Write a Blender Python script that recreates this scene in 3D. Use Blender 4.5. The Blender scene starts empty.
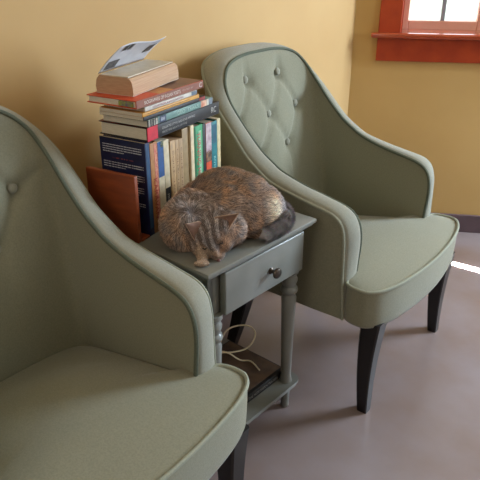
import bpy, bmesh, math, random
import numpy as np
from mathutils import Vector, Matrix, noise
random.seed(7); np.random.seed(7)
COL = bpy.context.scene.collection
PI = math.pi

# ------------------------------------------------------------------ materials
def lin(c):
    out = []
    for v in c[:3]:
        v = v / 255.0
        out.append(v / 12.92 if v <= 0.04045 else ((v + 0.055) / 1.055) ** 2.4)
    return (out[0], out[1], out[2], 1.0)

def mat(name, c, rough=0.6, c2=None, scale=20.0, bump=0.0, bscale=80.0, metal=0.0, spec=0.5, sheen=0.0,
        detail=4.0, stretch=(1, 1, 1), lo=0.35, hi=0.65, coat=0.0):
    m = bpy.data.materials.new(name); m.use_nodes = True
    nt = m.node_tree; n = nt.nodes; l = nt.links
    b = n['Principled BSDF']
    b.inputs['Base Color'].default_value = lin(c)
    b.inputs['Roughness'].default_value = rough
    b.inputs['Metallic'].default_value = metal
    b.inputs['Specular IOR Level'].default_value = spec
    b.inputs['Sheen Weight'].default_value = sheen
    b.inputs['Coat Weight'].default_value = coat
    tc = n.new('ShaderNodeTexCoord'); mp = n.new('ShaderNodeMapping')
    mp.inputs['Scale'].default_value = stretch
    l.new(tc.outputs['Object'], mp.inputs['Vector'])
    if c2 is not None:
        t = n.new('ShaderNodeTexNoise'); t.inputs['Scale'].default_value = scale; t.inputs['Detail'].default_value = detail
        l.new(mp.outputs[0], t.inputs['Vector'])
        r = n.new('ShaderNodeValToRGB')
        r.color_ramp.elements[0].position = lo; r.color_ramp.elements[1].position = hi
        r.color_ramp.elements[0].color = lin(c); r.color_ramp.elements[1].color = lin(c2)
        l.new(t.outputs['Fac'], r.inputs['Fac']); l.new(r.outputs['Color'], b.inputs['Base Color'])
    if bump > 0:
        t2 = n.new('ShaderNodeTexNoise'); t2.inputs['Scale'].default_value = bscale; t2.inputs['Detail'].default_value = 3
        l.new(mp.outputs[0], t2.inputs['Vector'])
        bp = n.new('ShaderNodeBump'); bp.inputs['Strength'].default_value = bump; bp.inputs['Distance'].default_value = 0.004
        l.new(t2.outputs['Fac'], bp.inputs['Height']); l.new(bp.outputs['Normal'], b.inputs['Normal'])
    return m

def attr_mat(name, rough=0.7, sheen=0.0):
    m = bpy.data.materials.new(name); m.use_nodes = True
    nt = m.node_tree; b = nt.nodes['Principled BSDF']
    a = nt.nodes.new('ShaderNodeAttribute'); a.attribute_name = 'Col'
    nt.links.new(a.outputs['Color'], b.inputs['Base Color'])
    b.inputs['Roughness'].default_value = rough; b.inputs['Sheen Weight'].default_value = sheen
    b.inputs['Specular IOR Level'].default_value = 0.3
    return m

M_wall = mat('wall_paint', (196, 160, 106), 0.75, c2=(190, 153, 99), scale=2.5, bump=0.12, bscale=14)
M_wall2 = mat('window_wall_paint', (204, 168, 106), 0.75, c2=(198, 161, 99), scale=2.5, bump=0.12, bscale=14)
M_dim = mat('low_bounce_wall_paint', (140, 120, 92), 0.8, c2=(132, 112, 86), scale=2.5)  # unseen walls painted darker on purpose, to cut bounced light
M_ceil = mat('ceiling_paint', (225, 212, 180), 0.9, c2=(222, 208, 176), scale=3)
M_floor = mat('floor_concrete', (126, 106, 98), 0.32, c2=(142, 130, 132), scale=3.0, detail=8, bump=0.10, bscale=18, lo=0.3, hi=0.7, spec=0.5)
M_base = mat('baseboard_paint', (100, 80, 86), 0.6, c2=(92, 74, 80), scale=10)
M_trim = mat('red_window_trim', (176, 66, 24), 0.4, c2=(160, 54, 18), scale=14, stretch=(1, 1, 1), bump=0.05, bscale=40)
M_sash = mat('sash_wood', (226, 172, 150), 0.5, c2=(216, 162, 140), scale=10)
M_sill = mat('glossy_red_sill', (182, 78, 40), 0.22, c2=(168, 66, 32), scale=14, coat=1.0)
M_muntin = mat('muntin_grey', (150, 160, 168), 0.5, c2=(140, 150, 160), scale=10)
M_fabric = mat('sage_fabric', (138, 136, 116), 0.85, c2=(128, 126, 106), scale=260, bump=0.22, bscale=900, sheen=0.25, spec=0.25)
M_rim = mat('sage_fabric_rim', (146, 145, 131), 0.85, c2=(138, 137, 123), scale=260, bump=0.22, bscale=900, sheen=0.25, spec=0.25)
M_pipe = mat('piping_fabric', (152, 154, 138), 0.8, c2=(142, 144, 128), scale=300, spec=0.25)
M_pipedark = mat('piping_painted_shade', (96, 102, 88), 0.8, c2=(84, 90, 78), scale=300, spec=0.25)  # same piping fabric with the rim's shade put into the colour
M_leg = mat('black_leg_lacquer', (22, 19, 20), 0.35, c2=(28, 24, 24), scale=30)
M_table = mat('grey_green_table_paint', (127, 127, 121), 0.28, c2=(119, 119, 113), scale=12, bump=0.04, bscale=60)
M_tdark = mat('table_inside', (40, 42, 38), 0.7, c2=(36, 38, 34), scale=10)
M_knob = mat('pewter_knob', (92, 82, 74), 0.32, c2=(70, 62, 56), scale=40, metal=0.85)
M_wood = mat('bookend_wood', (140, 66, 28), 0.5, c2=(118, 52, 22), scale=9, stretch=(1, 1, 5), bump=0.05, bscale=40)
M_page = mat('paper_pages', (222, 216, 202), 0.85, c2=(202, 194, 176), scale=60, stretch=(1, 1, 40))
M_pagev = mat('paper_pages_upright', (205, 195, 172), 0.85, c2=(186, 174, 148), scale=60, stretch=(1, 40, 1))
M_pagetan = mat('tan_pages', (196, 158, 122), 0.85, c2=(180, 142, 108), scale=50, stretch=(1, 1, 30))
M_white = mat('white_print', (226, 222, 214), 0.7, c2=(214, 210, 202), scale=30)
M_cable = mat('cream_cable', (222, 208, 178), 0.5, c2=(212, 198, 166), scale=30)
_mc = {}
def cmat(c, c2=None, rough=0.5, scale=40, coat=0.0):
    k = (c, c2, rough, scale)
    if k not in _mc:
        _mc[k] = mat('book_cover_%d_%d_%d' % c, c, rough, c2=c2 or tuple(max(0, int(v * 0.9)) for v in c), scale=scale)
    return _mc[k]

# ------------------------------------------------------------------ helpers
def empty(name, label=None, cat=None, loc=(0, 0, 0), rz=0.0, group=None):
    o = bpy.data.objects.new(name, None); COL.objects.link(o)
    o.location = loc; o.rotation_euler = (0, 0, rz); o.empty_display_size = 0.05
    if label: o['label'] = label
    if cat: o['category'] = cat
    if group: o['group'] = group
    return o

def mesh_obj(name, verts, faces, m, parent=None, smooth=True, label=None):
    me = bpy.data.meshes.new(name); me.from_pydata([tuple(v) for v in verts], [], faces)
    me.validate(); me.update()
    if smooth:
        for p in me.polygons: p.use_smooth = True
    if m is not None: me.materials.append(m)
    o = bpy.data.objects.new(name, me); COL.objects.link(o)
    if parent is not None: o.parent = parent
    if label: o['label'] = label
    return o

class Geo:
    """collects simple solids into one mesh"""
    def __init__(s): s.v = []; s.f = []
    def add(s, v, f):
        k = len(s.v); s.v += [Vector(p) for p in v]; s.f += [[i + k for i in q] for q in f]; return s
    def box(s, a, b, bevel=0.0, seg=2, M=None):
        bm = bmesh.new(); bmesh.ops.create_cube(bm, size=1.0)
        sz = [b[i] - a[i] for i in range(3)]; ce = [(b[i] + a[i]) / 2 for i in range(3)]
        for v in bm.verts: v.co = Vector([v.co[i] * sz[i] for i in range(3)])
        if bevel > 0:
            bmesh.ops.bevel(bm, geom=list(bm.edges), offset=min(bevel, min(sz) * 0.45), segments=seg, profile=0.5, affect='EDGES')
        bm.verts.index_update()
        vs = [v.co + Vector(ce) for v in bm.verts]
        if M is not None: vs = [M @ v for v in vs]
        fs = [[v.index for v in f.verts] for f in bm.faces]
        bm.free(); return s.add(vs, fs)
    def tube(s, pts, r, n=8, closed=False, cap=True):
        P = [Vector(p) for p in pts]; N = len(P); vs = []
        if not hasattr(r, '__len__'): r = [r] * N
        prev = None
        for i in range(N):
            t = (P[(i + 1) % N] - P[i - 1]) if closed else (P[min(i + 1, N - 1)] - P[max(i - 1, 0)])
            t.normalize()
            if prev is None:
                u = t.orthogonal().normalized()
            else:
                u = prev - t * prev.dot(t)
                u = u.normalized() if u.length > 1e-6 else t.orthogonal().normalized()
            prev = u; w = t.cross(u)
            for k in range(n):
                a = 2 * PI * k / n
                vs.append(P[i] + (u * math.cos(a) + w * math.sin(a)) * r[i])
        fs = []
        for i in range(N if closed else N - 1):
            j = (i + 1) % N
            for k in range(n):
                fs.append([i * n + k, i * n + (k + 1) % n, j * n + (k + 1) % n, j * n + k])
        if cap and not closed:
            fs.append(list(range(n - 1, -1, -1))); fs.append([(N - 1) * n + k for k in range(n)])
        return s.add(vs, fs)
    def lathe(s, prof, n=24, o=(0, 0, 0), M=None):
        vs = []; fs = []
        for (r, z) in prof:
            for k in range(n):
                a = 2 * PI * k / n; p = Vector((r * math.cos(a), r * math.sin(a), z))
                vs.append((M @ p if M is not None else p) + Vector(o))
        for i in range(len(prof) - 1):
            for k in range(n):
                fs.append([i * n + k, i * n + (k + 1) % n, (i + 1) * n + (k + 1) % n, (i + 1) * n + k])
        fs.append(list(range(n - 1, -1, -1))); fs.append([(len(prof) - 1) * n + k for k in range(n)])
        return s.add(vs, fs)
    def prism(s, poly, z0, z1):
        n = len(poly)
        vs = [(x, y, z0) for x, y in poly] + [(x, y, z1) for x, y in poly]
        fs = [list(range(n - 1, -1, -1)), [n + i for i in range(n)]]
        for i in range(n): fs.append([i, (i + 1) % n, n + (i + 1) % n, n + i])
        return s.add(vs, fs)
    def ellipsoid(s, c, r, R=None, seg=20, rings=12):
        vs = []; fs = []
        for i in range(rings + 1):
            th = PI * i / rings
            for k in range(seg):
                a = 2 * PI * k / seg
                p = Vector((r[0] * math.sin(th) * math.cos(a), r[1] * math.sin(th) * math.sin(a), r[2] * math.cos(th)))
                if R is not None: p = R @ p
                vs.append(p + Vector(c))
        for i in range(rings):
            for k in range(seg):
                fs.append([i * seg + k, (i + 1) * seg + k, (i + 1) * seg + (k + 1) % seg, i * seg + (k + 1) % seg])
        return s.add(vs, fs)
    def obj(s, name, m, parent=None, smooth=True, label=None, auto=True):
        o = mesh_obj(name, s.v, s.f, m, parent, smooth, label)
        bm = bmesh.new(); bm.from_mesh(o.data)
        bmesh.ops.remove_doubles(bm, verts=bm.verts, dist=1e-6)
        bmesh.ops.recalc_face_normals(bm, faces=bm.faces)
        if smooth and auto:
            for e in bm.edges:
                if len(e.link_faces) == 2 and e.calc_face_angle(0) > math.radians(38): e.smooth = False
        bm.to_mesh(o.data); bm.free(); return o

def catmull(pts, n):
    P = np.array(pts, float); m = len(P)
    Q = np.vstack([2 * P[0] - P[1], P, 2 * P[-1] - P[-2]])
    d = np.linalg.norm(np.diff(P, axis=0), axis=1); cum = np.concatenate([[0], np.cumsum(d)])
    out = []
    for t in np.linspace(0, m - 1, n):
        i = min(int(t), m - 2); u = t - i
        p0, p1, p2, p3 = Q[i], Q[i + 1], Q[i + 2], Q[i + 3]
        out.append(0.5 * ((2 * p1) + (-p0 + p2) * u + (2 * p0 - 5 * p1 + 4 * p2 - p3) * u * u + (-p0 + 3 * p1 - 3 * p2 + p3) * u ** 3))
    return np.array(out)

def copy_tree(o, parent=None):
    c = o.copy(); COL.objects.link(c); c.parent = parent
    for ch in list(o.children): copy_tree(ch, c)
    return c

def axes(right, up, loc):
    r = Vector(right).normalized(); u = Vector(up).normalized(); n = r.cross(u)
    M = Matrix.Identity(4)
    for i in range(3):
        M[i][0] = r[i]; M[i][1] = u[i]; M[i][2] = n[i]; M[i][3] = loc[i]
    return M

def text(name, body, right, up, loc, width, height, m, parent):
    """flat lettering as a mesh, fitted to a width and height, left-centre at loc"""
    cu = bpy.data.curves.new(name, 'FONT'); cu.body = body; cu.size = 1.0
    tmp = bpy.data.objects.new(name, cu); COL.objects.link(tmp)
    dg = bpy.context.evaluated_depsgraph_get(); dg.update()
    me = bpy.data.meshes.new_from_object(tmp.evaluated_get(dg))
    bpy.data.objects.remove(tmp); bpy.data.curves.remove(cu)
    co = np.array([v.co[:] for v in me.vertices])
    mn, mx = co.min(0), co.max(0); sz = np.maximum(mx - mn, 1e-6)
    for v in me.vertices:
        v.co.x = (v.co.x - mn[0]) / sz[0] * width
        v.co.y = (v.co.y - (mn[1] + mx[1]) / 2) / sz[1] * height
    me.transform(axes(right, up, loc))
    me.materials.clear(); me.materials.append(m)
    o = bpy.data.objects.new(name, me); COL.objects.link(o); o.parent = parent
    return o

def struct(o): o['kind'] = 'structure'; return o

# ------------------------------------------------------------------ room
WX = -1.447                     # left wall plane
W0 = Vector((-0.863, 3.029, 0)) # a point of the window wall
NW = Vector((0.877, 0.480, 0)).normalized(); NN = Vector((-0.480, 0.877, 0)).normalized()
CEIL = 2.55
def WM():                       # window wall frame: x along, y outward, z up
    M = Matrix.Identity(4)
    for i in range(3): M[i][0] = NW[i]; M[i][1] = NN[i]; M[i][3] = W0[i]
    return M
WMm = WM()
struct(Geo().prism([(-1.447, 2.7107), (-1.447, -1.9), (2.7, -1.9), (2.7, 4.98)], -0.05, 0.0).obj('floor', M_floor, smooth=False))
struct(Geo().prism([(-1.6, 2.65), (-1.6, -2.0), (2.8, -2.0), (2.8, 5.1)], CEIL, CEIL + 0.08).obj('ceiling', M_ceil, smooth=False))
struct(Geo().box((WX - 0.1, -1.9, 0), (WX, 2.80, CEIL)).obj('wall_left', M_wall, smooth=False))
struct(Geo().box((2.7, -1.9, 0), (2.8, 4.98, CEIL)).obj('wall_right', M_dim, smooth=False))
struct(Geo().box((-1.547, -2.0, 0), (2.8, -1.9, CEIL)).obj('wall_rear', M_dim, smooth=False))
wx0, wx1, wz0, wz1 = -0.455, 0.33, 0.955, 2.05
g = Geo()
g.box((-0.80, 0, 0), (wx0, 0.20, CEIL), M=WMm); g.box((wx1, 0, 0), (4.2, 0.20, CEIL), M=WMm)
g.box((wx0, 0, 0), (wx1, 0.20, wz0), M=WMm); g.box((wx0, 0, wz1), (wx1, 0.20, CEIL), M=WMm)
struct(g.obj('wall_window', M_wall2, smooth=False))
struct(Geo().box((-0.655, -0.014, 0), (3.9, 0, 0.094), 0.003, M=WMm).obj('baseboard_window', M_base, smooth=False))
struct(Geo().box((WX, -1.85, 0), (WX + 0.014, 2.69, 0.094), 0.003).obj('baseboard_left', M_base, smooth=False))
# window 1
win = empty('window_1'); win['kind'] = 'structure'
cs = Geo()
cs.box((-0.555, -0.022, 0.972), (wx0, 0, wz1 + 0.1), 0.003, M=WMm)
cs.box((wx1, -0.022, 0.972), (wx1 + 0.1, 0, wz1 + 0.1), 0.003, M=WMm)
cs.box((wx0, -0.022, wz1), (wx1, 0, wz1 + 0.1), 0.003, M=WMm)
cs.box((wx0, -.001, 0.972), (wx0 + .006, 0.16, wz1), 0, M=WMm); cs.box((wx1 - .006, -.001, 0.972), (wx1, 0.16, wz1), 0, M=WMm)
cs.obj('window_casing', M_trim, win, smooth=False)
st = Geo().box((-0.588, -0.062, 0.952), (wx1 + 0.133, 0.0, 0.975), 0.008, 3, M=WMm).box((wx0, -.01, 0.955), (wx1, 0.16, 0.975), 0.0, M=WMm).obj('window_sill', M_sill, win)
Geo().box((-0.556, -0.02, 0.846), (wx1 + 0.1, 0, 0.952), 0.003, M=WMm).obj('window_apron', M_trim, win, smooth=False)
def sash(x0, x1, z0, z1):
    s = Geo(); w = 0.034; y0, y1 = 0.12, 0.158
    s.box((x0, y0, z0), (x0 + w, y1, z1), 0.004, M=WMm); s.box((x1 - w, y0, z0), (x1, y1, z1), 0.004, M=WMm)
    s.box((x0 + w, y0, z0), (x1 - w, y1, z0 + 0.046), 0.004, M=WMm); s.box((x0 + w, y0, z1 - w), (x1 - w, y1, z1), 0.004, M=WMm)
    o = s.obj('window_frame', M_sash, win, smooth=False)
    xm = (x0 + x1) / 2
    u = Geo(); u.box((xm - 0.009, 0.126, z0 + 0.046), (xm + 0.009, 0.152, z1 - w), 0.003, M=WMm)
    u.box((x0 + w, 0.128, (z0 + z1) / 2 - 0.009), (x1 - w, 0.150, (z0 + z1) / 2 + 0.009), 0.003, M=WMm)
    u.obj('muntin', M_muntin, o, smooth=False)
    gm = bpy.data.materials.get('window_glass')
    if gm is None:
        gm = bpy.data.materials.new('window_glass'); gm.use_nodes = True
        nt = gm.node_tree; nt.nodes.remove(nt.nodes['Principled BSDF'])
        tr = nt.nodes.new('ShaderNodeBsdfTransparent'); gl = nt.nodes.new('ShaderNodeBsdfGlossy'); mx = nt.nodes.new('ShaderNodeMixShader')
        gl.inputs['Roughness'].default_value = 0.02; mx.inputs[0].default_value = 0.05
        nt.links.new(tr.outputs[0], mx.inputs[1]); nt.links.new(gl.outputs[0], mx.inputs[2])
        nt.links.new(mx.outputs[0], nt.nodes['Material Output'].inputs['Surface'])
    Geo().box((x0 + w, 0.137, z0 + 0.046), (x1 - w, 0.141, z1 - w), M=WMm).obj('window_pane', gm, o, smooth=False)
sash(-0.448, -0.068, 0.966, 2.05); sash(-0.068, 0.324, 0.966, 2.05)
# outside ground seen through the pane
M_out = mat('sunlit_lawn', (170, 190, 150), 0.9, c2=(222, 226, 216), scale=0.5, detail=5)
gr = Geo().box((-25, 0.6, -0.5), (25, 40, -0.4), M=WMm).obj('ground_outside', M_out, smooth=False); struct(gr)

# ------------------------------------------------------------------ armchair
IN = [(-.132, 0, 1.013), (-.130, .08, 1.012), (-.124, .15, 1.003), (-.112, .20, .984), (-.092, .235, .947), (-.066, .250, .905),
      (-.037, .254, .868), (.01, .254, .815), (.064, .254, .763), (.108, .254, .733), (.147, .254, .711), (.222, .254, .686),
      (.305, .254, .668), (.368, .254, .653), (.400, .254, .634), (.417, .254, .600), (.422, .254, .55), (.417, .254, .47), (.412, .254, .36)]
BA = [(-.015, 0, .35), (-.014, .08, .35), (-.009, .15, .35), (.0, .205, .35), (.012, .24, .35), (.035, .252, .35), (.07, .254, .35), (.11, .254, .35),
      (.15, .254, .35), (.19, .254, .35), (.22, .254, .35), (.28, .254, .35), (.335, .254, .35), (.37, .254, .35), (.393, .254, .35),
      (.402, .254, .36), (.405, .254, .37), (.406, .254, .36), (.406, .254, .355)]
OUT = [(-.222, 0, 1.018), (-.220, .09, 1.017), (-.214, .162, 1.006), (-.200, .212, .988), (-.165, .253, .962), (-.118, .282, .924),
       (-.066, .298, .875), (-.008, .304, .815), (.045, .308, .758), (.098, .312, .720), (.147, .315, .694), (.230, .320, .675), (.308, .323, .661),
       (.362, .325, .650), (.390, .325, .630), (.402, .324, .598), (.406, .324, .55), (.410, .325, .45), (.420, .325, .325)]
OB = [(-.11, 0), (-.11, .09), (-.106, .165), (-.095, .225), (-.065, .27), (-.03, .298), (.02, .310), (.07, .315), (.12, .318), (.165, .320),
      (.21, .322), (.27, .323), (.33, .325), (.37, .325), (.395, .325), (.405, .325), (.412, .325), (.416, .325), (.420, .325)]
def full(half, n=181):
    h = [tuple(p) if len(p) == 3 else (p[0], p[1], .325) for p in half]
    f = [(x, -y, z) for x, y, z in reversed(h[1:])] + h
    return catmull(f, n)
BUT = [(-.0875, .930), (.0875, .930), (-.175, .8075), (0, .8075), (.175, .8075), (-.0875, .685), (.0875, .685)]
FOLDS = [(0, 3), (1, 3), (0, 2), (1, 4), (2, 5), (3, 5), (3, 6), (4, 6)]
XTRA = [((-.0875, .930), (-.10, 1.02)), ((.0875, .930), (.10, 1.02)), ((-.175, .8075), (-.26, .86)), ((.175, .8075), (.26, .86)),
        ((-.0875, .685), (-.10, .52)), ((.0875, .685), (.10, .52))]
def segd(p, a, b):
    ax, ay = a; bx, by = b; px, py = p
    dx, dy = bx - ax, by - ay; t = max(0, min(1, ((px - ax) * dx + (py - ay) * dy) / (dx * dx + dy * dy)))
    return math.hypot(px - ax - t * dx, py - ay - t * dy), t
def tuft(y, z):
    d = 0.0
    for (by, bz) in BUT:
        r2 = (y - by) ** 2 + (z - bz) ** 2
        d -= 0.015 * math.exp(-r2 / (2 * 0.016 ** 2)) + 0.008 * math.exp(-r2 / (2 * 0.045 ** 2))
    f = 0.0
    for i, j in FOLDS:
        s, t = segd((y, z), BUT[i], BUT[j]); f = max(f, math.exp(-(s / 0.0075) ** 2) * 0.010)
    for a, b in XTRA:
        s, t = segd((y, z), a, b); f = max(f, math.exp(-(s / 0.0075) ** 2) * 0.010 * (1 - t * 0.7))
    return d - f

def make_armchair():
    root = empty('armchair')
    n = 181; m = 84
    ri = full(IN, n); ba = full(BA, n); ro = full(OUT, n); ob = full(OB, n)
    # inner lining with tufted back
    G = np.zeros((n, m, 3))
    for j in range(m):
        v = j / (m - 1)
        G[:, j] = ba * (1 - v) + ri * v
        bl = 0.036 * math.sin(PI * v) ** .7
        G[:, j, 0] += bl * np.clip(1 - np.abs(G[:, j, 1]) / .254, 0, 1) ** 0.5
    du = np.gradient(G, axis=0); dv = np.gradient(G, axis=1)
    N = np.cross(du, dv); N /= np.maximum(np.linalg.norm(N, axis=2, keepdims=True), 1e-9)
    if N[n // 2, m // 2, 0] < 0: N = -N
    for i in range(n):
        for j in range(m):
            if G[i, j, 0] < 0.16 and abs(G[i, j, 1]) < 0.2535:
                v = j / (m - 1); fade = min(1, (1 - v) / 0.06) * min(1, v / .1)
                G[i, j] += N[i, j] * tuft(G[i, j, 1], G[i, j, 2]) * fade
    verts = G.reshape(-1, 3); faces = [[i * m + j, (i + 1) * m + j, (i + 1) * m + j + 1, i * m + j + 1] for i in range(n - 1) for j in range(m - 1)]
    mesh_obj('inner_back', verts, faces, M_fabric, root)
    # domed rim ribbon
    K = 11; v2 = []; f2 = []
    cen = (ri + ro) / 2
    tan = np.gradient(cen, axis=0); across = ro - ri
    up = np.cross(tan, across); up /= np.maximum(np.linalg.norm(up, axis=1, keepdims=True), 1e-9)
    if up[n // 2][2] < 0: up = -up
    for i in range(n):
        for k in range(K):
            t = k / (K - 1)
            v2.append(ri[i] * (1 - t) + ro[i] * t + up[i] * 0.012 * math.sqrt(max(0, 1 - (2 * t - 1) ** 2)))
    for i in range(n - 1):
        for k in range(K - 1): f2.append([i * K + k, (i + 1) * K + k, (i + 1) * K + k + 1, i * K + k + 1])
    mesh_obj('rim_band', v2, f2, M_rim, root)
    # outer shell
    mm = 24; v3 = []
    for i in range(n):
        for j in range(mm):
            t = j / (mm - 1); p = ro[i] * (1 - t) + ob[i] * t
            v3.append(p)
    f3 = [[i * mm + j, (i + 1) * mm + j, (i + 1) * mm + j + 1, i * mm + j + 1] for i in range(n - 1) for j in range(mm - 1)]
    # floor of the shell
    k0 = len(v3); v3 += [Vector((p[0], p[1], .325)) for p in ob]
    f3.append([k0 + i for i in range(n)])
    mesh_obj('outer_shell', v3, f3, M_fabric, root)
    Geo().tube(ri + up * 0.001, 0.0052, 8).obj('piping', M_pipedark, root, label='inner piping along the rim, shade painted into its colour')
    Geo().tube(ro + up * 0.001, 0.0048, 8).obj('piping', M_pipe, root)
    # buttons
    flat = G.reshape(-1, 3); nf = N.reshape(-1, 3)
    for (by, bz) in BUT:
        sel = (flat[:, 0] < .12)
        d = (flat[:, 1] - by) ** 2 + (flat[:, 2] - bz) ** 2 + (~sel) * 9
        i = int(np.argmin(d)); p = Vector(flat[i]) + Vector(nf[i]) * 0.007
        q = Vector(nf[i]).to_track_quat('Z', 'Y').to_matrix()
        Geo().ellipsoid(p, (.0135, .0135, .008), q, 16, 8).obj('button', M_rim, root)
    # seat
    half = [(-.03, 0), (-.03, .12), (-.022, .20), (.0, .235), (.05, .249), (.12, .251), (.25, .251), (.36, .251), (.405, .252), (.418, .262), (.421, .29), (.424, .318), (.442, .330), (.470, .335),
            (.498, .331), (.522, .306), (.540, .260), (.553, .20), (.563, .12), (.568, .05), (.569, 0)]
    fl = [(x, -y, 0) for x, y in reversed(half[1:-1])]
    loop = [(x, y, 0) for x, y in half] + fl
    L = catmull(loop + [loop[0]], 161)[:-1]; nl = len(L)
    LS = L.copy()
    for _ in range(120): LS = (np.roll(LS, 1, 0) + LS * 2 + np.roll(LS, -1, 0)) / 4
    LS = np.array([.27, 0, 0]) + (LS - LS.mean(0)) * 1.0
    cx = np.array([.28, 0, 0]); rings = []
    for t in (1e-3, .15, .3, .45, .6, .72, .82, .9, .95, .98, 1.0):
        w_ = t ** 5; ring = cx + ((L - cx) * w_ + (LS - cx) * (1 - w_)) * t
        ring[:, 2] = .450 + 0.026 * (1 - t ** 2.6) - 0.004 * max(0, (t - .95) / .05)
        # gentle dip towards the rear and puckers at the arm fronts
        ring[:, 2] -= 0.082 * np.clip((.40 - ring[:, 0]) / .40, 0, 1.05) ** 1.1 * np.clip(.35 + (ring[:, 1] / .25) ** 2 + np.clip((.2 - ring[:, 0]) / .2, 0, 1), 0, 1)
        for q in range(nl):
            x, y = ring[q, 0], ring[q, 1]
            w = math.exp(-((x - .43) ** 2 + (y - .24) ** 2) / (2 * .05 ** 2)) * (0 if t > .97 else 1)
            ring[q, 2] += w * 0.0022 * math.sin(95 * (x * 0.75 + y * .7)) - w * .004
        rings.append(ring)
    zz = [(.444, 1.003), (.43, 1.006), (.40, 1.006), (.365, 1.003), (.335, .998), (.325, .988)]
    for z, s in zz:
        ring = cx + (L - cx) * s; ring[:, 2] = np.where(ring[:, 0] < .40, np.minimum(z, .374), z); rings.append(ring)
    ring = cx + (L - cx) * .4; ring[:, 2] = .322; rings.append(ring)
    v4 = [tuple(p) for r in rings for p in r]; f4 = []
    for a in range(len(rings) - 1):
        for q in range(nl): f4.append([a * nl + q, (a + 1) * nl + q, (a + 1) * nl + (q + 1) % nl, a * nl + (q + 1) % nl])
    f4.append([q for q in range(nl)]); f4.append([(len(rings) - 1) * nl + q for q in range(nl)][::-1])
    so = mesh_obj('seat', v4, f4, M_fabric, root)
    pl = np.array([p for p in (L * [1.0, 1.0, 1.0]) if p[0] > .4175]); 
    k = int(np.argmax(np.linalg.norm(np.diff(pl, axis=0), axis=1))) if np.linalg.norm(np.diff(pl, axis=0), axis=1).max() > .05 else -1
    if k >= 0: pl = np.vstack([pl[k + 1:], pl[:k + 1]])
    pl = cx + (pl - cx) * 1.004; pl[:, 2] = .449
    Geo().tube(pl, 0.0052, 8).obj('piping', M_pipe, root)
    # legs
    for (x0, y0, dx, dy, z1) in ((.503, .278, -.004, .008, .335), (.503, -.278, -.004, -.008, .335), (.03, .262, -.075, .012, .335), (.03, -.262, -.075, -.012, .335)):
        g = Geo(); S = []; NZ = 14
        front = x0 > .3
        for i in range(NZ + 1):
            t = i / NZ; z = z1 * (1 - t)
            w = .031 * (1 - t) + .0165 * t
            bow = .006 * math.sin(PI * t) * (-1 if front else .8) + (.003 * t * t if front else 0)
            S.append((x0 + dx * t + bow, y0 + dy * t, z, w))
        vs = []; fs = []
        for (x, y, z, w) in S:
            b = w * .82
            for (a, c) in ((w, b), (b, w), (-b, w), (-w, b), (-w, -b), (-b, -w), (b, -w), (w, -b)): vs.append((x + a, y + c, z))
        for i in range(NZ):
            for q in range(8): fs.append([i * 8 + q, i * 8 + (q + 1) % 8, (i + 1) * 8 + (q + 1) % 8, (i + 1) * 8 + q])
        fs.append(list(range(8))[::-1]); fs.append([NZ * 8 + q for q in range(8)])
        g.add(vs, fs).obj('leg', M_leg, root)
    return root
ch = make_armchair()
ch.location = (-1.157, 1.755, 0); ch.rotation_euler.z = math.radians(0.6)
ch['label'] = 'sage green button-tufted armchair beyond the side table, beside the red-trimmed window'
ch['category'] = 'armchair'; ch['group'] = 'matching tufted armchairs'
c2 = copy_tree(ch)
c2.location = (-1.206, 0.594, 0); c2.rotation_euler.z = math.radians(-1.0)
c2['label'] = 'sage green tufted armchair in front of the side table, cut off by the picture edge'

# ------------------------------------------------------------------ side table  (local: -x is back towards the wall, -y along the front)
tb = empty('side_table', 'grey-green painted side table with one drawer, turned legs and low shelf', 'table', (-.816, 1.395, 0), math.radians(-3))
TW, TD, TZ = .441, .455, .647
g = Geo()
g.box((-TD, -TW, TZ - .012), (0, 0, TZ), .003, 2)
g.box((-TD + .006, -TW + .007, TZ - .021), (-.007, -.007, TZ - .010), .004, 3)
g.obj('tabletop', M_table, tb)
g = Geo(); zc0, zc1 = .500, TZ - .020
xf = -.032
g.box((-TD + .03, -TW + .03, zc0), (-TD + .045, -.03, zc1), .001)
g.box((-TD + .03, -TW + .03, zc0), (xf, -TW + .048, zc1), .001)
g.box((-TD + .03, -.048, zc0), (xf, -.03, zc1), .001)
g.box((xf - .018, -TW + .03, zc0), (xf, -TW + .072, zc1), .001)
g.box((xf - .018, -.072, zc0), (xf, -.03, zc1), .001)
g.box((xf - .018, -TW + .03, zc1 - .006), (xf, -.03, zc1), .001)
g.box((xf - .018, -TW + .03, zc0), (xf, -.03, zc0 + .006), .001)
g.box((-TD + .04, -TW + .035, zc0), (xf - .005, -.035, zc0 + .004), .0)
g.obj('apron', M_table, tb)
dr = Geo().box((-.030, -.372, .499), (-.010, -.044, .6205), .004, 3)
dr.box((-.30, -.360, .512), (-.029, -.350, .60)); dr.box((-.30, -.066, .512), (-.029, -.056, .60)); dr.box((-.30, -.36, .507), (-.029, -.056, .514))
dro = dr.obj('drawer', M_table, tb)
Mk = Matrix(((0, 0, 1), (0, 1, 0), (-1, 0, 0)))
Geo().lathe([(.0095, 0), (.0095, .003), (.006, .006), (.0055, .012), (.010, .016), (.0145, .019), (.0155, .022), (.014, .026), (.008, .029), (.001, .030)], 20, (-.010, -.193, .556), Mk).obj('knob', M_knob, dro, label='round pewter drawer knob')
LEGP = [(.0, .003), (.011, 0), (.013, .004), (.0125, .02), (.0155, .085), (.0215, .090), (.0215, .0945), (.016, .125), (.0185, .25), (.021, .36), (.0225, .405), (.019, .412), (.0185, .418), (.0245, .426), (.026, .432), (.0245, .438),
        (.019, .444), (.0205, .452), (.0235, .46), (.024, .468), (.0195, .476), (.019, .482), (.0255, .488), (.026, .494), (.026, .502)]
LEGP = [p for p in LEGP if p[0] > 0]
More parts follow.
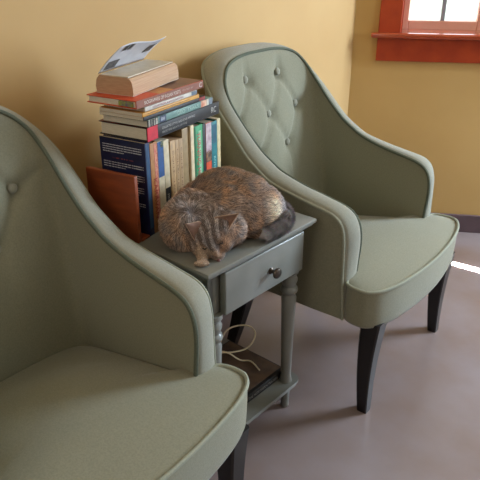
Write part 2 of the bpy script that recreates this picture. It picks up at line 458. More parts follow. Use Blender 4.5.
for (x, y) in ((-.042, -.062), (-.042, -TW + .055), (-TD + .055, -.062), (-TD + .055, -TW + .055)):
    Geo().lathe(LEGP, 24, (x, y, 0)).obj('leg', M_table, tb)
def rr(x0, x1, y0, y1, r, n=6):
    P = []
    for cx, cy, a0 in ((x1 - r, y1 - r, 0), (x0 + r, y1 - r, 90), (x0 + r, y0 + r, 180), (x1 - r, y0 + r, 270)):
        for k in range(n + 1):
            a = math.radians(a0 + 90 * k / n); P.append((cx + r * math.cos(a), cy + r * math.sin(a)))
    return P
g = Geo(); g.prism(rr(-TD + .03, -.014, -TW + .025, -.020, .03), .083, .093); g.prism(rr(-TD + .027, -.010, -TW + .021, -.016, .032), .093, .101)
g.obj('shelf', M_table, tb)

# ------------------------------------------------------------------ books
OB_ = Vector((-1.10, 1.033, .647)); ANG = math.atan2(.14, .99)
GR_ROW = 'upright books in the row on the side table'; GR_ST = 'books lying flat in the stack on top of the row'
def bpos(s, r, z):
    return OB_ + Vector((math.cos(ANG) * s - math.sin(ANG) * r, math.sin(ANG) * s + math.cos(ANG) * r, z))
def upright(r0, r1, h, depth, cover, label, s=0.0, hard=True, cover2=None, page=None, tilt=0.0):
    t = r1 - r0 - .0008
    root = empty('book', label, 'book', bpos(s, r0, 0), ANG, GR_ROW)
    root.rotation_euler = (tilt, 0, ANG)
    c = .0022 if hard else .0008; o = .003 if hard else 0
    g = Geo()
    g.box((-depth, 0, 0), (0, c, h), .0004, 1); g.box((-depth, t - c, 0), (0, t, h), .0004, 1)
    g.box((-.003, 0, 0), (0, t, h), min(.0025, t * .3), 3)
    g.obj('cover', cmat(cover, cover2), root)
    Geo().box((-depth + o, c, o), (-.002, t - c, h - o)).obj('page_block', page or M_pagev, root, smooth=False)
    root['t'] = t
    return root
def vtitle(root, body, ztop, length, hgt, col):
    t = root['t']; text('title_lettering', body, (0, 0, -1), (0, 1, 0), (.0006, t / 2, ztop), length, hgt, cmat(col), root)
def vpanel(root, z0, z1, col, name='spine_panel', y0=0, y1=1, col2=None, scale=60, label=None):
    t = root['t']; Geo().box((-.001, t * y0 + .0004, z0), (.0004, t * y1 - .0004, z1)).obj(name, cmat(col, col2, scale=scale), root, smooth=False, label=label)

b = upright(-.008, .011, .250, .146, (16, 22, 58), 'navy blue hardback with white print, at the left end of the upright row', cover2=(20, 30, 74))
vpanel(b, .02, .245, (44, 76, 110), y0=.1, y1=.9)
random.seed(3)
def lines(z, x0, x1, k):
    for i in range(k):
        g = Geo(); zz = z - i * .0062; xe = x1 if i < k - 1 else x0 + (x1 - x0) * .55
        g.box((x0, -.0005, zz), (xe, .0002, zz + .0021)); g.obj('lettering', M_print, b, smooth=False)
M_print = mat('white_print_lines', (24, 30, 66), .6, c2=(196, 202, 214), scale=420, stretch=(1, .01, .01), lo=.40, hi=.50)
lines(.232, -.137, -.012, 4); lines(.186, -.137, -.008, 3)
lines(.160, -.050, -.008, 4); lines(.128, -.050, -.010, 4); lines(.085, -.05, -.01, 3)
Geo().box((-.11, -.0005, .198), (-.04, .0002, .2005)).obj('lettering', mat('red_print_line', (24, 30, 66), .6, c2=(150, 70, 64), scale=300, stretch=(1, .01, .01), lo=.45, hi=.55), b, smooth=False)
b = upright(.011, .042, .245, .14, (176, 122, 66), 'orange-brown hardback with red ornamental lettering, second from the left of the upright row', cover2=(160, 104, 56))
vpanel(b, .01, .24, (188, 88, 80), 'ornament_panel', .55, .98, (206, 150, 120), 160)
vtitle(b, 'KARAVAN', .15, .11, .014, (150, 40, 34))
b = upright(.042, .068, .241, .135, (216, 202, 172), 'paperback with blue upper spine and cream lower spine in the upright row', hard=False)
vpanel(b, .146, .2405, (52, 88, 142)); vpanel(b, .225, .2405, (190, 196, 120), y0=.5)
b = upright(.068, .092, .238, .135, (208, 192, 160), 'pale paperback with a black label on its lower spine', hard=False)
vpanel(b, .02, .108, (24, 24, 26), y0=.0, y1=1); vtitle(b, 'MODERN', .09, .055, .008, (200, 196, 186))
b = upright(.093, .102, .227, .13, (44, 34, 28), 'very thin dark brown book shape filling the gap between pale and tan paperbacks', s=-.012)  # dark book shape added to fill the dark gap between spines
for r0, r1, h, c, lb in ((.102, .125, .227, (196, 160, 116), 'tan paperback next to the thin dark book shape, first of three tan ones'), (.125, .142, .225, (186, 152, 110), 'slim tan paperback in the middle of the three tan ones'), (.142, .160, .223, (178, 146, 106), 'tan paperback beside the taller cream book, last of three tan ones')):
    b = upright(r0, r1, h, .125, c, lb, s=-.004, hard=False, page=M_pagetan)
    vtitle(b, 'COLLECTED', .20, .12, .006, (120, 84, 54))
b = upright(.160, .192, .246, .14, (158, 132, 92), 'thick tan hardback with shade painted into its colour, taller than the three tan paperbacks', s=-.006)  # cover colour is the shadowed tone of the spine
b = upright(.192, .209, .248, .14, (222, 202, 166), 'slim cream paperback left of the green book', hard=False)
b = upright(.209, .253, .241, .14, (40, 134, 84), 'green hardback with red spine lettering', cover2=(56, 150, 100))
vpanel(b, .002, .239, (30, 104, 66), y0=.0, y1=.2)
vpanel(b, .045, .225, (150, 196, 160), 'lettering_band', .5, .82); vtitle(b, 'TURNING HOUSE', .222, .17, .018, (190, 44, 56))
b = upright(.253, .268, .239, .14, (26, 26, 30), 'thin black hardback right of the green book')
b = upright(.268, .298, .237, .135, (214, 84, 46), 'orange book with a pale picture on its upper spine', cover2=(200, 70, 40), hard=False)
vpanel(b, .15, .236, (206, 188, 190), 'spine_picture', col2=(170, 140, 150)); vpanel(b, .122, .155, (60, 50, 48), 'spine_picture', col2=(150, 110, 80))
b = upright(.298, .329, .234, .14, (22, 104, 112), 'teal hardback near the right end of the upright row', cover2=(30, 120, 126))
vtitle(b, 'RIVERS', .13, .05, .010, (150, 206, 200)); vpanel(b, .17, .225, (40, 90, 110), y0=.15, y1=.85)
b = upright(.329, .348, .236, .13, (212, 196, 152), 'cream paperback at the right end of the upright row', hard=False)

def flat(r0, r1, z0, z1, depth, cover, label, s=0.0, hard=True, cover2=None, page=None, rz=0.0, spinefront=True):
    t = z1 - z0 - .0006; L = r1 - r0
    root = empty('book', label, 'book', bpos(s, r0, z0), ANG + rz, GR_ST)
    c = .0024 if hard else .0008; o = .004 if hard else .0
    g = Geo()
    g.box((-depth, 0, 0), (0, L, c), .0004, 1); g.box((-depth, 0, t - c), (0, L, t), .0004, 1)
    g.box((-.004, 0, 0), (0, L, t), min(.004, t * .3), 3)
    g.obj('cover', cmat(cover, cover2), root)
    Geo().box((-depth + o, o, c), (-.002, L - o, t - c)).obj('page_block', page or M_page, root, smooth=False)
    root['t'] = t; root['L'] = L
    return root
def hpanel(root, y0, y1, col, z0=0., z1=1., name='spine_panel', col2=None, scale=60, label=None):
    t = root['t']; Geo().box((-.001, y0, t * z0 + .0006), (.0004, y1, t * z1 - .0006)).obj(name, cmat(col, col2, scale=scale), root, smooth=False, label=label)
def htitle(root, body, y, length, hgt, col, z=.5):
    t = root['t']; text('title_lettering', body, (0, 1, 0), (0, 0, 1), (.0007, y, t * z), length, hgt, cmat(col), root)
def tpanel(root, x0, x1, y0, y1, col, col2=None, name='cover_panel', scale=25):
    t = root['t']; Geo().box((x0, y0, t - .001), (x1, y1, t + .0003)).obj(name, cmat(col, col2, scale=scale), root, smooth=False)

b = flat(.006, .342, .2515, .2865, .155, (30, 28, 30), 'thick black hardback with a red spine end, bottom of the flat stack')
hpanel(b, .0, .042, (206, 28, 52), -.02, 1.02, label='red end of the spine'); tpanel(b, -.155, -.002, .0, .06, (60, 46, 42), (120, 40, 36))
tpanel(b, -.10, -.002, .0, .045, (180, 40, 34), (150, 30, 28))
htitle(b, 'COLLECTED LETTERS AND OTHER WRITINGS', .06, .15, .006, (190, 186, 180), .62); htitle(b, 'SELECTED ESSAYS OF THE', .06, .11, .005, (170, 166, 160), .3)
htitle(b, 'RC', .292, .026, .016, (214, 210, 204))
b = flat(.010, .306, .2868, .3055, .142, (96, 128, 122), 'teal-spined book with striped left end, second from bottom of the flat stack', cover2=(110, 142, 134), hard=False)
hpanel(b, .0, .042, (60, 58, 56));
for i in range(4): hpanel(b, .004 + i * .010, .009 + i * .010, (206, 198, 180))
hpanel(b, .048, .076, (58, 66, 92)); htitle(b, '88', .054, .015, .008, (190, 196, 210)); htitle(b, 'GEO  TRAILS', .125, .10, .009, (176, 206, 196))
hpanel(b, .238, .266, (196, 110, 82), col2=(222, 190, 160)); hpanel(b, .268, .276, (220, 214, 200)); hpanel(b, .278, .296, (70, 78, 92), col2=(130, 140, 150))
b = flat(-.004, .272, .3058, .3165, .14, (44, 42, 46), 'slim dark book with a red corner, third from bottom of the flat stack', hard=False)
hpanel(b, .245, .272, (150, 34, 30))
b = flat(-.010, .238, .3168, .3275, .135, (206, 154, 74), 'slim golden-yellow book in the middle of the flat stack', hard=False, cover2=(196, 140, 64), s=.002)
hpanel(b, .02, .20, (96, 70, 44), .4, .6)
b = flat(.002, .228, .3278, .3395, .13, (214, 206, 196), 'slim white-spined book directly under the red hardback', hard=False, s=.001)
htitle(b, 'NOTES FROM A SMALL GARDEN', .03, .13, .005, (150, 70, 84)); hpanel(b, .200, .226, (96, 110, 126))
b = flat(-.028, .262, .3398, .3598, .155, (196, 74, 44), 'red-orange hardback with brown spine under the fat paperback', cover2=(206, 86, 52))
hpanel(b, .0, .288, (124, 66, 46), -.02, 1.02, col2=(136, 78, 56)); htitle(b, 'BIOGRAPHIES OF INDIAN POETS', .03, .15, .0085, (222, 206, 190)); htitle(b, 'EDITED BY', .19, .05, .004, (190, 160, 140)); htitle(b, 'C', .268, .014, .012, (214, 200, 190))
tpanel(b, -.153, -.003, -.0+.155, .288, (112, 80, 64), (126, 92, 74)); tpanel(b, -.153, -.003, .095, .155, (196, 142, 76), (176, 112, 66))
Geo().box((-.055, -.0003, .003), (-.012, .0045, .015), .001).obj('bookmark', cmat((150, 160, 70), (110, 100, 120), scale=90), b, smooth=False, label='green patterned flap on the page edge')
# fat paperback with lifted cover
fb = empty('book', 'fat worn paperback with a lifted white cover, topmost of the stack', 'book', bpos(-.036, .006, .3602), ANG + math.radians(4), GR_ST)
fb.rotation_euler = (math.radians(1.6), 0, ANG + math.radians(4))
g = Geo()
FL, FD, FT = .212, .108, .041
prof = [(-FD, 0), (0, 0), (.0015, .004), (.001, FT * .5), (-.002, FT * .85), (-.008, FT), (-FD + .012, FT + .003), (-FD + .003, FT * .86), (-FD - .002, FT * .4)]
vs = [(x, 0, z) for x, z in prof] + [(x, FL, z) for x, z in prof]; n_ = len(prof)
fs = [list(range(n_)), [n_ + i for i in range(n_)][::-1]] + [[i, (i + 1) % n_, n_ + (i + 1) % n_, n_ + i] for i in range(n_)]
g.add(vs, fs).obj('page_block', mat('fat_paperback_pages', (196, 162, 132), .85, c2=(182, 146, 116), scale=40, stretch=(1, .3, 12)), fb, smooth=False)
Geo().box((-FD - .001, 0, -.0008), (.0, FL, .0006)).obj('cover', cmat((214, 206, 196)), fb, smooth=False)
Geo().box((-FD + .012, .002, FT + .0015), (-.012, FL - .004, FT + .004)).obj('top_page', cmat((208, 194, 172), (196, 182, 160)), fb, smooth=False)
# lifted leaf: ruled surface from the near hinge to the risen far edge
NA, NB = 24, 12
def leaf(u, v):
    # u along book length, v from hinge outwards
    # hinged along the far (wall side) edge, free edge raised towards the room
    y = .004 + u * .196 + v * .012
    x = -FD + .006 + v * (.068 + .004 * u) - .001 * math.sin(PI * v)
    z = FT + .0045 + v * (.066 - .004 * u) + .003 * math.sin(PI * v) + .004 * math.sin(2 * PI * u) * v
    return Vector((x, y, z))
vs = [leaf(i / NA, j / NB) for i in range(NA + 1) for j in range(NB + 1)]
fs = [[i * (NB + 1) + j, (i + 1) * (NB + 1) + j, (i + 1) * (NB + 1) + j + 1, i * (NB + 1) + j + 1] for i in range(NA) for j in range(NB)]
lf = mesh_obj('lifted_cover', vs, fs, cmat((206, 206, 212), (196, 196, 204)), fb, label='curled white cover with small dark pictures')
sm = lf.modifiers.new('thick', 'SOLIDIFY'); sm.thickness = .0008; sm.offset = 0
def leafpatch(u0, u1, v0, v1, m, name, gg=None):
    g = gg or Geo(); k = 6
    vs = []
    for i in range(k + 1):
        for j in range(k + 1):
            u = u0 + (u1 - u0) * i / k; v = v0 + (v1 - v0) * j / k
            p = leaf(u, v); nn = (leaf(u + .01, v) - p).cross(leaf(u, v + .01) - p).normalized()
            if nn.x > 0: nn = -nn
            nn = -nn
            vs.append(p + nn * .0011)
    g.add(vs, [[i * (k + 1) + j, (i + 1) * (k + 1) + j, (i + 1) * (k + 1) + j + 1, i * (k + 1) + j + 1] for i in range(k) for j in range(k)])
    if gg is None: g.obj(name, m, lf)
leafpatch(.06, .30, .08, .36, cmat((58, 56, 62), (110, 104, 100), scale=150), 'cover_picture')
leafpatch(.74, .92, .42, .76, cmat((58, 56, 62), (110, 104, 100), scale=150), 'cover_picture')
g = Geo()
for i in range(7): leafpatch(.14 + i * .032, .14 + i * .032 + (.02 if i % 3 else .012), .70, .94, None, '', g)
g.obj('barcode', cmat((40, 40, 44)), lf)

# bookend
be = empty('bookend', 'reddish-brown wooden bookend standing against the left end of the book row', 'bookend', bpos(.002, -.046, 0), ANG)
Geo().box((-.157, -.014, 0), (0, 0, .180), .0025, 3).obj('upright_board', M_wood, be)
Geo().box((-.157, 0, 0), (0, .034, .006), .001).obj('base_board', M_wood, be)

# things on the shelf
sb = empty('book', 'large dusty flat book with black lettered spine on the table shelf', 'book', (-.876, 1.352, .1012), math.radians(-3))
Geo().box((-.235, -.265, 0), (-.004, 0, .003), .0006).box((-.235, -.265, .025), (-.004, 0, .028), .0006).box((-.010, -.265, 0), (-.002, 0, .028), .003, 3).obj('cover', mat('dusty_black_cover', (34, 30, 29), .6, c2=(24, 22, 22), scale=14), sb)
Geo().box((-.231, -.262, .003), (-.008, -.003, .025)).obj('page_block', M_page, sb, smooth=False)
Geo().box((-.230, -.26, .0275), (-.014, -.004, .0288)).obj('cover_panel', mat('dusty_brown_top', (112, 88, 70), .75, c2=(84, 66, 56), scale=22), sb, smooth=False)
text('title_lettering', 'ATLAS OF THE NORTHERN WATERS', (0, 1, 0), (0, 0, 1), (-.0012, -.235, .014), .20, .010, cmat((150, 146, 138)), sb)

# ------------------------------------------------------------------ camera maths (for laying out the cable in metres)
CAMZ = 1.344; FPX = 623.5; PIT = math.radians(25.5); YAW = math.radians(38)
FW = Vector((-math.sin(YAW) * math.cos(PIT), math.cos(YAW) * math.cos(PIT), -math.sin(PIT)))

cable_pts = [(-1.10, 1.20, .1340), (-1.03, 1.165, .1340), (-1.0, 1.165, .165), (-1.0, 1.168, .241), (-1.0, 1.178, .257), (-1.01, 1.225, .282), (-1.01, 1.285, .270), (-1.005, 1.335, .243),
             (-.995, 1.352, .218), (-.99, 1.338, .195), (-.985, 1.295, .190), (-.99, 1.238, .206), (-.995, 1.192, .228), (-1.0, 1.172, .236), (-1.0, 1.19, .230), (-1.0, 1.225, .204), (-1.0, 1.28, .147),
             (-.98, 1.31, .1340), (-.93, 1.29, .1340)]
cp = catmull(cable_pts, 90)
cab = Geo().tube(cp, .0026, 8).obj('cable', M_cable)
cab['label'] = 'cream cable looped loosely above the book on the table shelf'; cab['category'] = 'cable'

# ------------------------------------------------------------------ cat
T0 = .6475
HC = Vector((-.903, 1.045, T0 + .0465))
HF = Vector((.595, -.334, -.731)).normalized(); HE = Vector((.732, .577, .361)); HE = (HE - HF * HE.dot(HF)).normalized(); HU = HF.cross(HE)
def hp(f, e, u): return HC + HF * f + HE * e + HU * u
def build_body():
    g = Geo()
    def R(rz, ry=0, rx=0): return Matrix.Rotation(rz, 3, 'Z') @ Matrix.Rotation(ry, 3, 'Y') @ Matrix.Rotation(rx, 3, 'X')
    E = g.ellipsoid
    RH = Matrix((HF, HE, HU)).transposed()
    def H(f, e, u, rf, re, ru): k = 1.06; g.ellipsoid(HC + (HF * f + HE * e + HU * u) * k, (rf * k, re * k, ru * k), RH)
    E((-.975, 1.160, T0 + .068), (.105, .140, .082), R(math.radians(-8)))        # torso
    E((-.985, 1.185, T0 + .098), (.078, .105, .062), R(math.radians(-8)))        # arched back
    E((-.948, 1.200, T0 + .084), (.080, .100, .068), R(math.radians(-10)))
    E((-.922, 1.200, T0 + .062), (.076, .115, .068), R(math.radians(-10)))       # flank and haunch
    E((-.915, 1.262, T0 + .052), (.064, .058, .056))                              # rump
    E((-.990, 1.052, T0 + .056), (.066, .072, .070), R(math.radians(20)))        # shoulders and nape
    E((-.925, 1.085, T0 + .050), (.075, .070, .055))                              # chest
    E((-.903, 1.105, T0 + .034), (.036, .060, .034))                              # ruff below the far ear
    H(-.006, 0, -.004, .047, .046, .037)                                          # skull
    H(.016, .020, -.008, .027, .024, .025); H(.014, -.026, -.006, .033, .029, .028)   # cheeks
    H(.040, 0, -.008, .019, .019, .015)                                           # muzzle
    H(.024, 0, .012, .030, .012, .014)                                            # bridge of the nose
    H(-.012, .030, .014, .016, .014, .012); H(-.012, -.030, .014, .016, .014, .012)   # ear roots
    E((-.896, 1.000, T0 + .011), (.015, .024, .011), R(math.radians(35)))         # fore paw
    for k in range(4):                                                            # toes
        a = math.radians(-88 + k * 29); E((-.892 + .019 * math.cos(a), .990 + .019 * math.sin(a), T0 + .0075), (.008, .0054, .0080), R(a))
    E((-.868, 1.225, T0 + .016), (.026, .060, .016), R(math.radians(-12)))       # hind foot
    me = bpy.data.meshes.new('cat'); me.from_pydata([tuple(v) for v in g.v], [], g.f); me.update()
    o = bpy.data.objects.new('cat_build', me); COL.objects.link(o)
    bm = bmesh.new(); bm.from_mesh(me); bmesh.ops.remove_doubles(bm, verts=bm.verts, dist=1e-6); bmesh.ops.recalc_face_normals(bm, faces=bm.faces); bm.to_mesh(me); bm.free()
    r = o.modifiers.new('r', 'REMESH'); r.mode = 'VOXEL'; r.voxel_size = .0030
    s = o.modifiers.new('s', 'SMOOTH'); s.iterations = 12; s.factor = .5
    dg = bpy.context.evaluated_depsgraph_get(); dg.update()
    out = bpy.data.meshes.new_from_object(o.evaluated_get(dg))
    bpy.data.objects.remove(o)
    for v in out.vertices: v.co.z = max(v.co.z, T0)
    return out
def mixc(a, b, t): return tuple(a[i] * (1 - t) + b[i] * t for i in range(3))
def catcol(p, jitter=0.0):
    p = Vector(p)
    n1 = noise.fractal(p * 22, 1.0, 2.0, 3); n2 = noise.fractal(p * 40 + Vector((5, 1, 2)), 1.0, 2.0, 3)
    c = (142, 121, 108)
    c = mixc(c, (168, 132, 106), max(0, min(1, .35 + 1.1 * n1)))                 # rust patches
    c = mixc(c, (120, 111, 108), max(0, min(1, .25 + 1.2 * n2)))                   # blue grey
    q = p - HC; f = q.dot(HF); e = q.dot(HE); u = q.dot(HU)
    if u > .004 and -.075 < f < .05 and abs(e) < .06:                           # striped nape and crown
        w = min(1, (u - .004) / .012) * min(1, (.05 - f) / .015) * min(1, (.06 - abs(e)) / .02) * min(1, (f + .075) / .02)
        ss = math.sin(e * 330 + 1.5 * n1)
        c = mixc(c, (150, 146, 150) if ss > .1 else (92, 84, 84), .75 * w)
    for sg in (1, -1):                                                          # warm cheeks and brows
        dh = (p - hp(.020, .026 * sg, .004)).length
        if dh < .026: c = mixc(c, (170, 132, 104), .8 * min(1, (0.026 - dh) / .012))
        de = math.hypot(f - .026, (e - .021 * sg))
        if u > -.004 and de < .008: c = mixc(c, (92, 72, 62), .6 * min(1, (.008 - de) / .005))
    dm = (p - hp(.048, 0, -.012)).length
    if dm < .022: c = mixc(c, (168, 150, 138), .7 * min(1, (.022 - dm) / .01))
    db = (p - Vector((-.858, 1.225, T0 + .070))).length
    if db < .05: c = mixc(c, (214, 192, 166), .85 * min(1, (.05 - db) / .025))     # pale flank
    dr_ = (p - Vector((-.88, 1.285, T0 + .055))).length
    if dr_ < .06: c = mixc(c, (136, 130, 134), .75 * min(1, (.06 - dr_) / .03))
    dp = (p - Vector((-.890, .985, T0 + .01))).length
    if dp < .035: c = mixc(c, (170, 148, 128), .75)
    dl = (p - Vector((-.975, 1.04, T0 + .125))).length
    if dl < .065: c = mixc(c, (156, 150, 152) if math.sin((p.x * .8 - p.y * .6) * 260 + 2 * n1) > -.2 else (104, 94, 92), .6 * min(1, (.065 - dl) / .03))
    c = tuple(min(255, v * 1.06) for v in c)
    if jitter: 
        j = 1 + random.uniform(-jitter, jitter); c = tuple(min(255, v * j) for v in c)
    return lin(c)
cat_me = build_body()
cat = bpy.data.objects.new('cat', cat_me); COL.objects.link(cat)
cat['label'] = 'brown and grey tabby cat asleep, curled up on the side table'; cat['category'] = 'cat'
M_cat = attr_mat('cat_undercoat', .85); M_fur = attr_mat('cat_fur', .6)
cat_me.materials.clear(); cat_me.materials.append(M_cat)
ca = cat_me.color_attributes.new('Col', 'FLOAT_COLOR', 'POINT')
for i, v in enumerate(cat_me.vertices):
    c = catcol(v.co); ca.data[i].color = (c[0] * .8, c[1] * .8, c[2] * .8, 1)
for p in cat_me.polygons: p.use_smooth = True
# fur strands
def fur(N):
    me = cat_me; me.calc_loop_triangles()
    tri = np.array([t.vertices[:] for t in me.loop_triangles]); co = np.array([v.co[:] for v in me.vertices]); nr = np.array([v.normal[:] for v in me.vertices])
    a, b_, c_ = co[tri[:, 0]], co[tri[:, 1]], co[tri[:, 2]]
    ar = np.linalg.norm(np.cross(b_ - a, c_ - a), axis=1); ar = ar / ar.sum()
    pick = np.random.choice(len(tri), N, p=ar)
    w = np.random.dirichlet((1, 1, 1), N)
    P = a[pick] * w[:, :1] + b_[pick] * w[:, 1:2] + c_[pick] * w[:, 2:]
    Nn = nr[tri[pick, 0]] * w[:, :1] + nr[tri[pick, 1]] * w[:, 1:2] + nr[tri[pick, 2]] * w[:, 2:]
    Nn /= np.linalg.norm(Nn, axis=1, keepdims=True)
    vs = []; fs = []; cols = []
    hd = HC; ns = hp(.056, 0, -.004)
    for i in range(N):
        p = Vector(P[i]); n = Vector(Nn[i])
        if p.z < T0 + .004: continue
        q = p - HC; f = q.dot(HF); e_ = q.dot(HE); u = q.dot(HU)
        if f > -.035 and abs(e_) < .062 and u > -.045:
            fl = (p - ns).normalized(); L = .0075 if f < -.005 else .0055
            if (p - ns).length < .026: L = .003
            lift = .35
        else:
            fl = Vector((.35, .75, -.45)) if p.y > 1.09 else Vector((-.3, .3, -.6)); L = .016; lift = .6
        if (p - Vector((-.890, .985, T0))).length < .035: L = .003
        fl = fl + Vector((noise.noise(p * 30), noise.noise(p * 30 + Vector((9, 0, 0))), noise.noise(p * 30 + Vector((0, 9, 0))))) * .7
        fl = fl - n * fl.dot(n)
        if fl.length < 1e-4: continue
        d = (fl.normalized() + n * lift + Vector(np.random.normal(0, .16, 3))).normalized()
        L *= random.uniform(.6, 1.25)
        side = d.cross(n); side = side.normalized() * (.00065 if L > .005 else .00045)
        mid = p + d * L * .55; tip = p + d * L - n * L * .18
        if tip.z < T0 + .001: tip.z = T0 + .001
        if mid.z < T0 + .001: mid.z = T0 + .001
        k = len(vs); b0 = p - n * .0008
        vs += [b0 - side, b0 + side, mid + side * .8, mid - side * .8, tip]
        fs += [[k, k + 1, k + 2, k + 3], [k + 3, k + 2, k + 4]]
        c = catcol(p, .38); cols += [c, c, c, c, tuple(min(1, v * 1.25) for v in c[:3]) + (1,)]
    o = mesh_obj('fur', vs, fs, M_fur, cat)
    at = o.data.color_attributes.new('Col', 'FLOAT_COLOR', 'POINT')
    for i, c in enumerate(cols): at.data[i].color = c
    o['kind'] = 'stuff'
    return o
fur(64000)
# tail
M_tail = attr_mat('cat_tail_fur', .7)
tp = catmull([(-.95, 1.30, T0 + .045), (-.905, 1.318, T0 + .036), (-.862, 1.300, T0 + .030), (-.838, 1.255, T0 + .024), (-.838, 1.205, T0 + .020), (-.848, 1.165, T0 + .016)], 40)
g = Geo().tube(tp, [.023 - .008 * (i / 39) ** 2 if i < 36 else (.0150 - .0035 * (i - 35)) for i in range(40)], 14)
for q in g.v: q.z = max(q.z, T0 + .0005)
tail = g.obj('tail', M_tail, cat, label='dark grey tail curled round the rump')
def tcol(p):
    n = noise.noise(Vector(p) * 60); return lin(mixc((128, 121, 122), (190, 184, 184), max(0, min(1, .5 + n))))
at = tail.data.color_attributes.new('Col', 'FLOAT_COLOR', 'POINT')
for i, v in enumerate(tail.data.vertices): at.data[i].color = tcol(v.co)
vs = []; fs = []; cols = []
for q in range(14000):
    i = random.randrange(2, 37); cpt = Vector(tp[i]); t = Vector(tp[min(i + 1, 39)] - tp[i - 1]).normalized()
    u = t.orthogonal().normalized(); w = t.cross(u); a = random.uniform(0, 2 * PI); n = u * math.cos(a) + w * math.sin(a)
    p = cpt + n * (.023 - .008 * (i / 39) ** 2) * .97 + t * random.uniform(-.003, .003)
    if p.z < T0 + .003: continue
    d = (t + n * .9 + Vector(np.random.normal(0, .3, 3))).normalized(); L = random.uniform(.008, .016); s = d.cross(n).normalized() * .0005
    tip = p + d * L
    if tip.z < T0 + .001: tip.z = T0 + .001
    k = len(vs); vs += [p - s, p + s, tip]; fs.append([k, k + 1, k + 2]); c = tcol(p); c = tuple(min(1, x * random.uniform(.7, 1.3)) for x in c[:3]) + (1,); cols += [c, c, c]
tf = mesh_obj('tail_fur', vs, fs, M_fur, tail)
at = tf.data.color_attributes.new('Col', 'FLOAT_COLOR', 'POINT')
for i, c in enumerate(cols): at.data[i].color = c
tf['kind'] = 'stuff'
# ears: cupped triangles
M_ear = mat('ear_skin', (140, 108, 94), .7, c2=(116, 88, 76), scale=60)
M_earrim = mat('ear_rim_painted_light', (196, 168, 148), .8, c2=(170, 142, 122), scale=80)  # pale tone puts the lit edge of the ear into the colour
def ear(b0, b1, tip, cup):
    b0, b1, tip, cup = map(Vector, (b0, b1, tip, cup)); K = 12; vs = []
    for i in range(K + 1):
        v = i / K
        l = b0.lerp(tip, v); r = b1.lerp(tip, v)
        bul = math.sin(PI * min(1, v * .9 + .1)) * .1
        for j in range(K + 1):
            u = j / K
            e = l.lerp(r, u); mid = (l + r) / 2
            e = e + (e - mid) * bul * 2 * (1 - v) + cup * (math.sin(PI * u)) * (1 - v * .8)
            vs.append(e)
    fs = [[i * (K + 1) + j, (i + 1) * (K + 1) + j, (i + 1) * (K + 1) + j + 1, i * (K + 1) + j + 1] for i in range(K) for j in range(K)]
    o = mesh_obj('ear', vs, fs, M_ear, cat)
    s = o.modifiers.new('s', 'SOLIDIFY'); s.thickness = .0025; s.offset = 0
    edge = [vs[i * (K + 1)] for i in range(K + 1)] + [vs[i * (K + 1) + K] for i in range(K - 1, -1, -1)]
    Geo().tube(edge, .0014, 6).obj('ear_rim', M_earrim, o)
EARS = True
ear(hp(-.036, -.012, .028), hp(.000, -.038, .018), hp(-.034, -.042, .060), HE * .012 + HU * -.006)
ear(hp(-.036, .024, .024), hp(.006, .034, .012), hp(-.028, .084, .026), HU * -.012)
M_eye = mat('closed_eye_line', (38, 28, 26), .6, c2=(48, 36, 32), scale=60)
M_nose = mat('nose_skin', (118, 78, 74), .5, c2=(104, 68, 64), scale=60)
g = Geo().ellipsoid(hp(.0615, 0, -.001), (.0050, .0055, .0040), Matrix((HF, HE, HU)).transposed())
for q in g.v: q.z = max(q.z, T0 + .0005)
g.obj('nose', M_nose, cat)
for sg in (1, -1):
    pts = [hp(.028 + .003 * math.sin(PI * t) - .004 * t, sg * (.012 + .016 * t), .0) for t in (0, .25, .5, .75, 1)]
    bm_ = bpy.data.meshes  # eye slits follow the face surface
    out = []
    for q in pts:
        best = min((v.co for v in cat_me.vertices if (v.co - HC).dot(HU) > -.006 and (v.co - HC).length < .07), key=lambda c: abs((c - HC).dot(HF) - (q - HC).dot(HF)) + abs((c - HC).dot(HE) - (q - HC).dot(HE)))
        out.append(best + HU * .0034)
    Geo().tube(catmull(out, 14), [  .0004 + .0013 * math.sin(PI * k / 13) for k in range(14)], 6).obj('closed_eye', M_eye, cat)
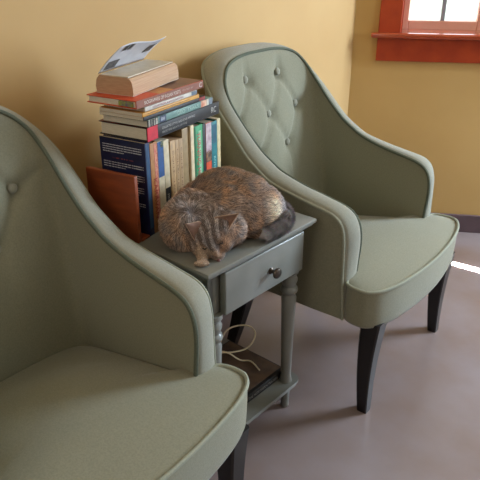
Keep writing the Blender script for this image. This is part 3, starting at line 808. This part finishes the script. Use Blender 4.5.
# ------------------------------------------------------------------ camera, light
cam = bpy.data.cameras.new('camera'); co_ = bpy.data.objects.new('camera', cam); COL.objects.link(co_)
cam.sensor_width = 36; cam.lens = 36 * FPX / 480; cam.clip_start = .02
co_.location = (0, 0, CAMZ); co_.rotation_euler = (PI / 2 - PIT, 0, YAW)
bpy.context.scene.camera = co_

def area(name, loc, target, sx, sy, power, col, spread=180):
    l = bpy.data.lights.new(name, 'AREA'); l.shape = 'RECTANGLE'; l.size = sx; l.size_y = sy; l.energy = power; l.color = col; l.spread = math.radians(spread)
    o = bpy.data.objects.new(name, l); COL.objects.link(o); o.location = loc
    o.rotation_euler = (Vector(target) - Vector(loc)).to_track_quat('-Z', 'Y').to_euler(); return o
area('daylight_window_wall', W0 + NW * 1.55 - NN * .05 + Vector((0, 0, 1.45)), (-.6, 1.2, .4), 1.3, 1.5, 240, (.68, .84, 1.0))
area('daylight_right', (2.6, 1.9, 1.5), (-1.2, 1.2, .5), 1.8, 1.7, 24, (.86, .93, 1.0))
area('room_warm_fill', (0.5, -.1, 2.45), (-.8, .9, .3), 1.8, 1.6, 6.5, (1.0, .88, .72))  # added warm fill, not a lamp known in the room
area('room_fill', (-0.45, -1.7, 1.9), (-1.15, 1.1, .85), 1.2, 1.0, 13, (1.0, .93, .84))
_sl = area("sun_sliver_lamp", (-.66, 2.636, .7), (-.66, 2.636, 0), .36, .014, 40, (1.0, .97, .9), 3)  # added strip lamp low over the floor, stands in for a sun streak
_sl.rotation_euler = (0, 0, .05)
wd = bpy.data.worlds.new('world'); bpy.context.scene.world = wd; wd.use_nodes = True
nt = wd.node_tree; bg = nt.nodes['Background']
sky = nt.nodes.new('ShaderNodeTexNoise'); sky.inputs['Scale'].default_value = 3
rp = nt.nodes.new('ShaderNodeValToRGB'); rp.color_ramp.elements[0].color = (.75, .86, 1, 1); rp.color_ramp.elements[1].color = (1, 1, 1, 1)
nt.links.new(sky.outputs['Fac'], rp.inputs['Fac']); nt.links.new(rp.outputs['Color'], bg.inputs['Color'])
bg.inputs['Strength'].default_value = 3.2
vs_ = bpy.context.scene.view_settings
vs_.view_transform = 'Standard'; vs_.look = 'None'; vs_.exposure = 0.0; vs_.gamma = 1.0
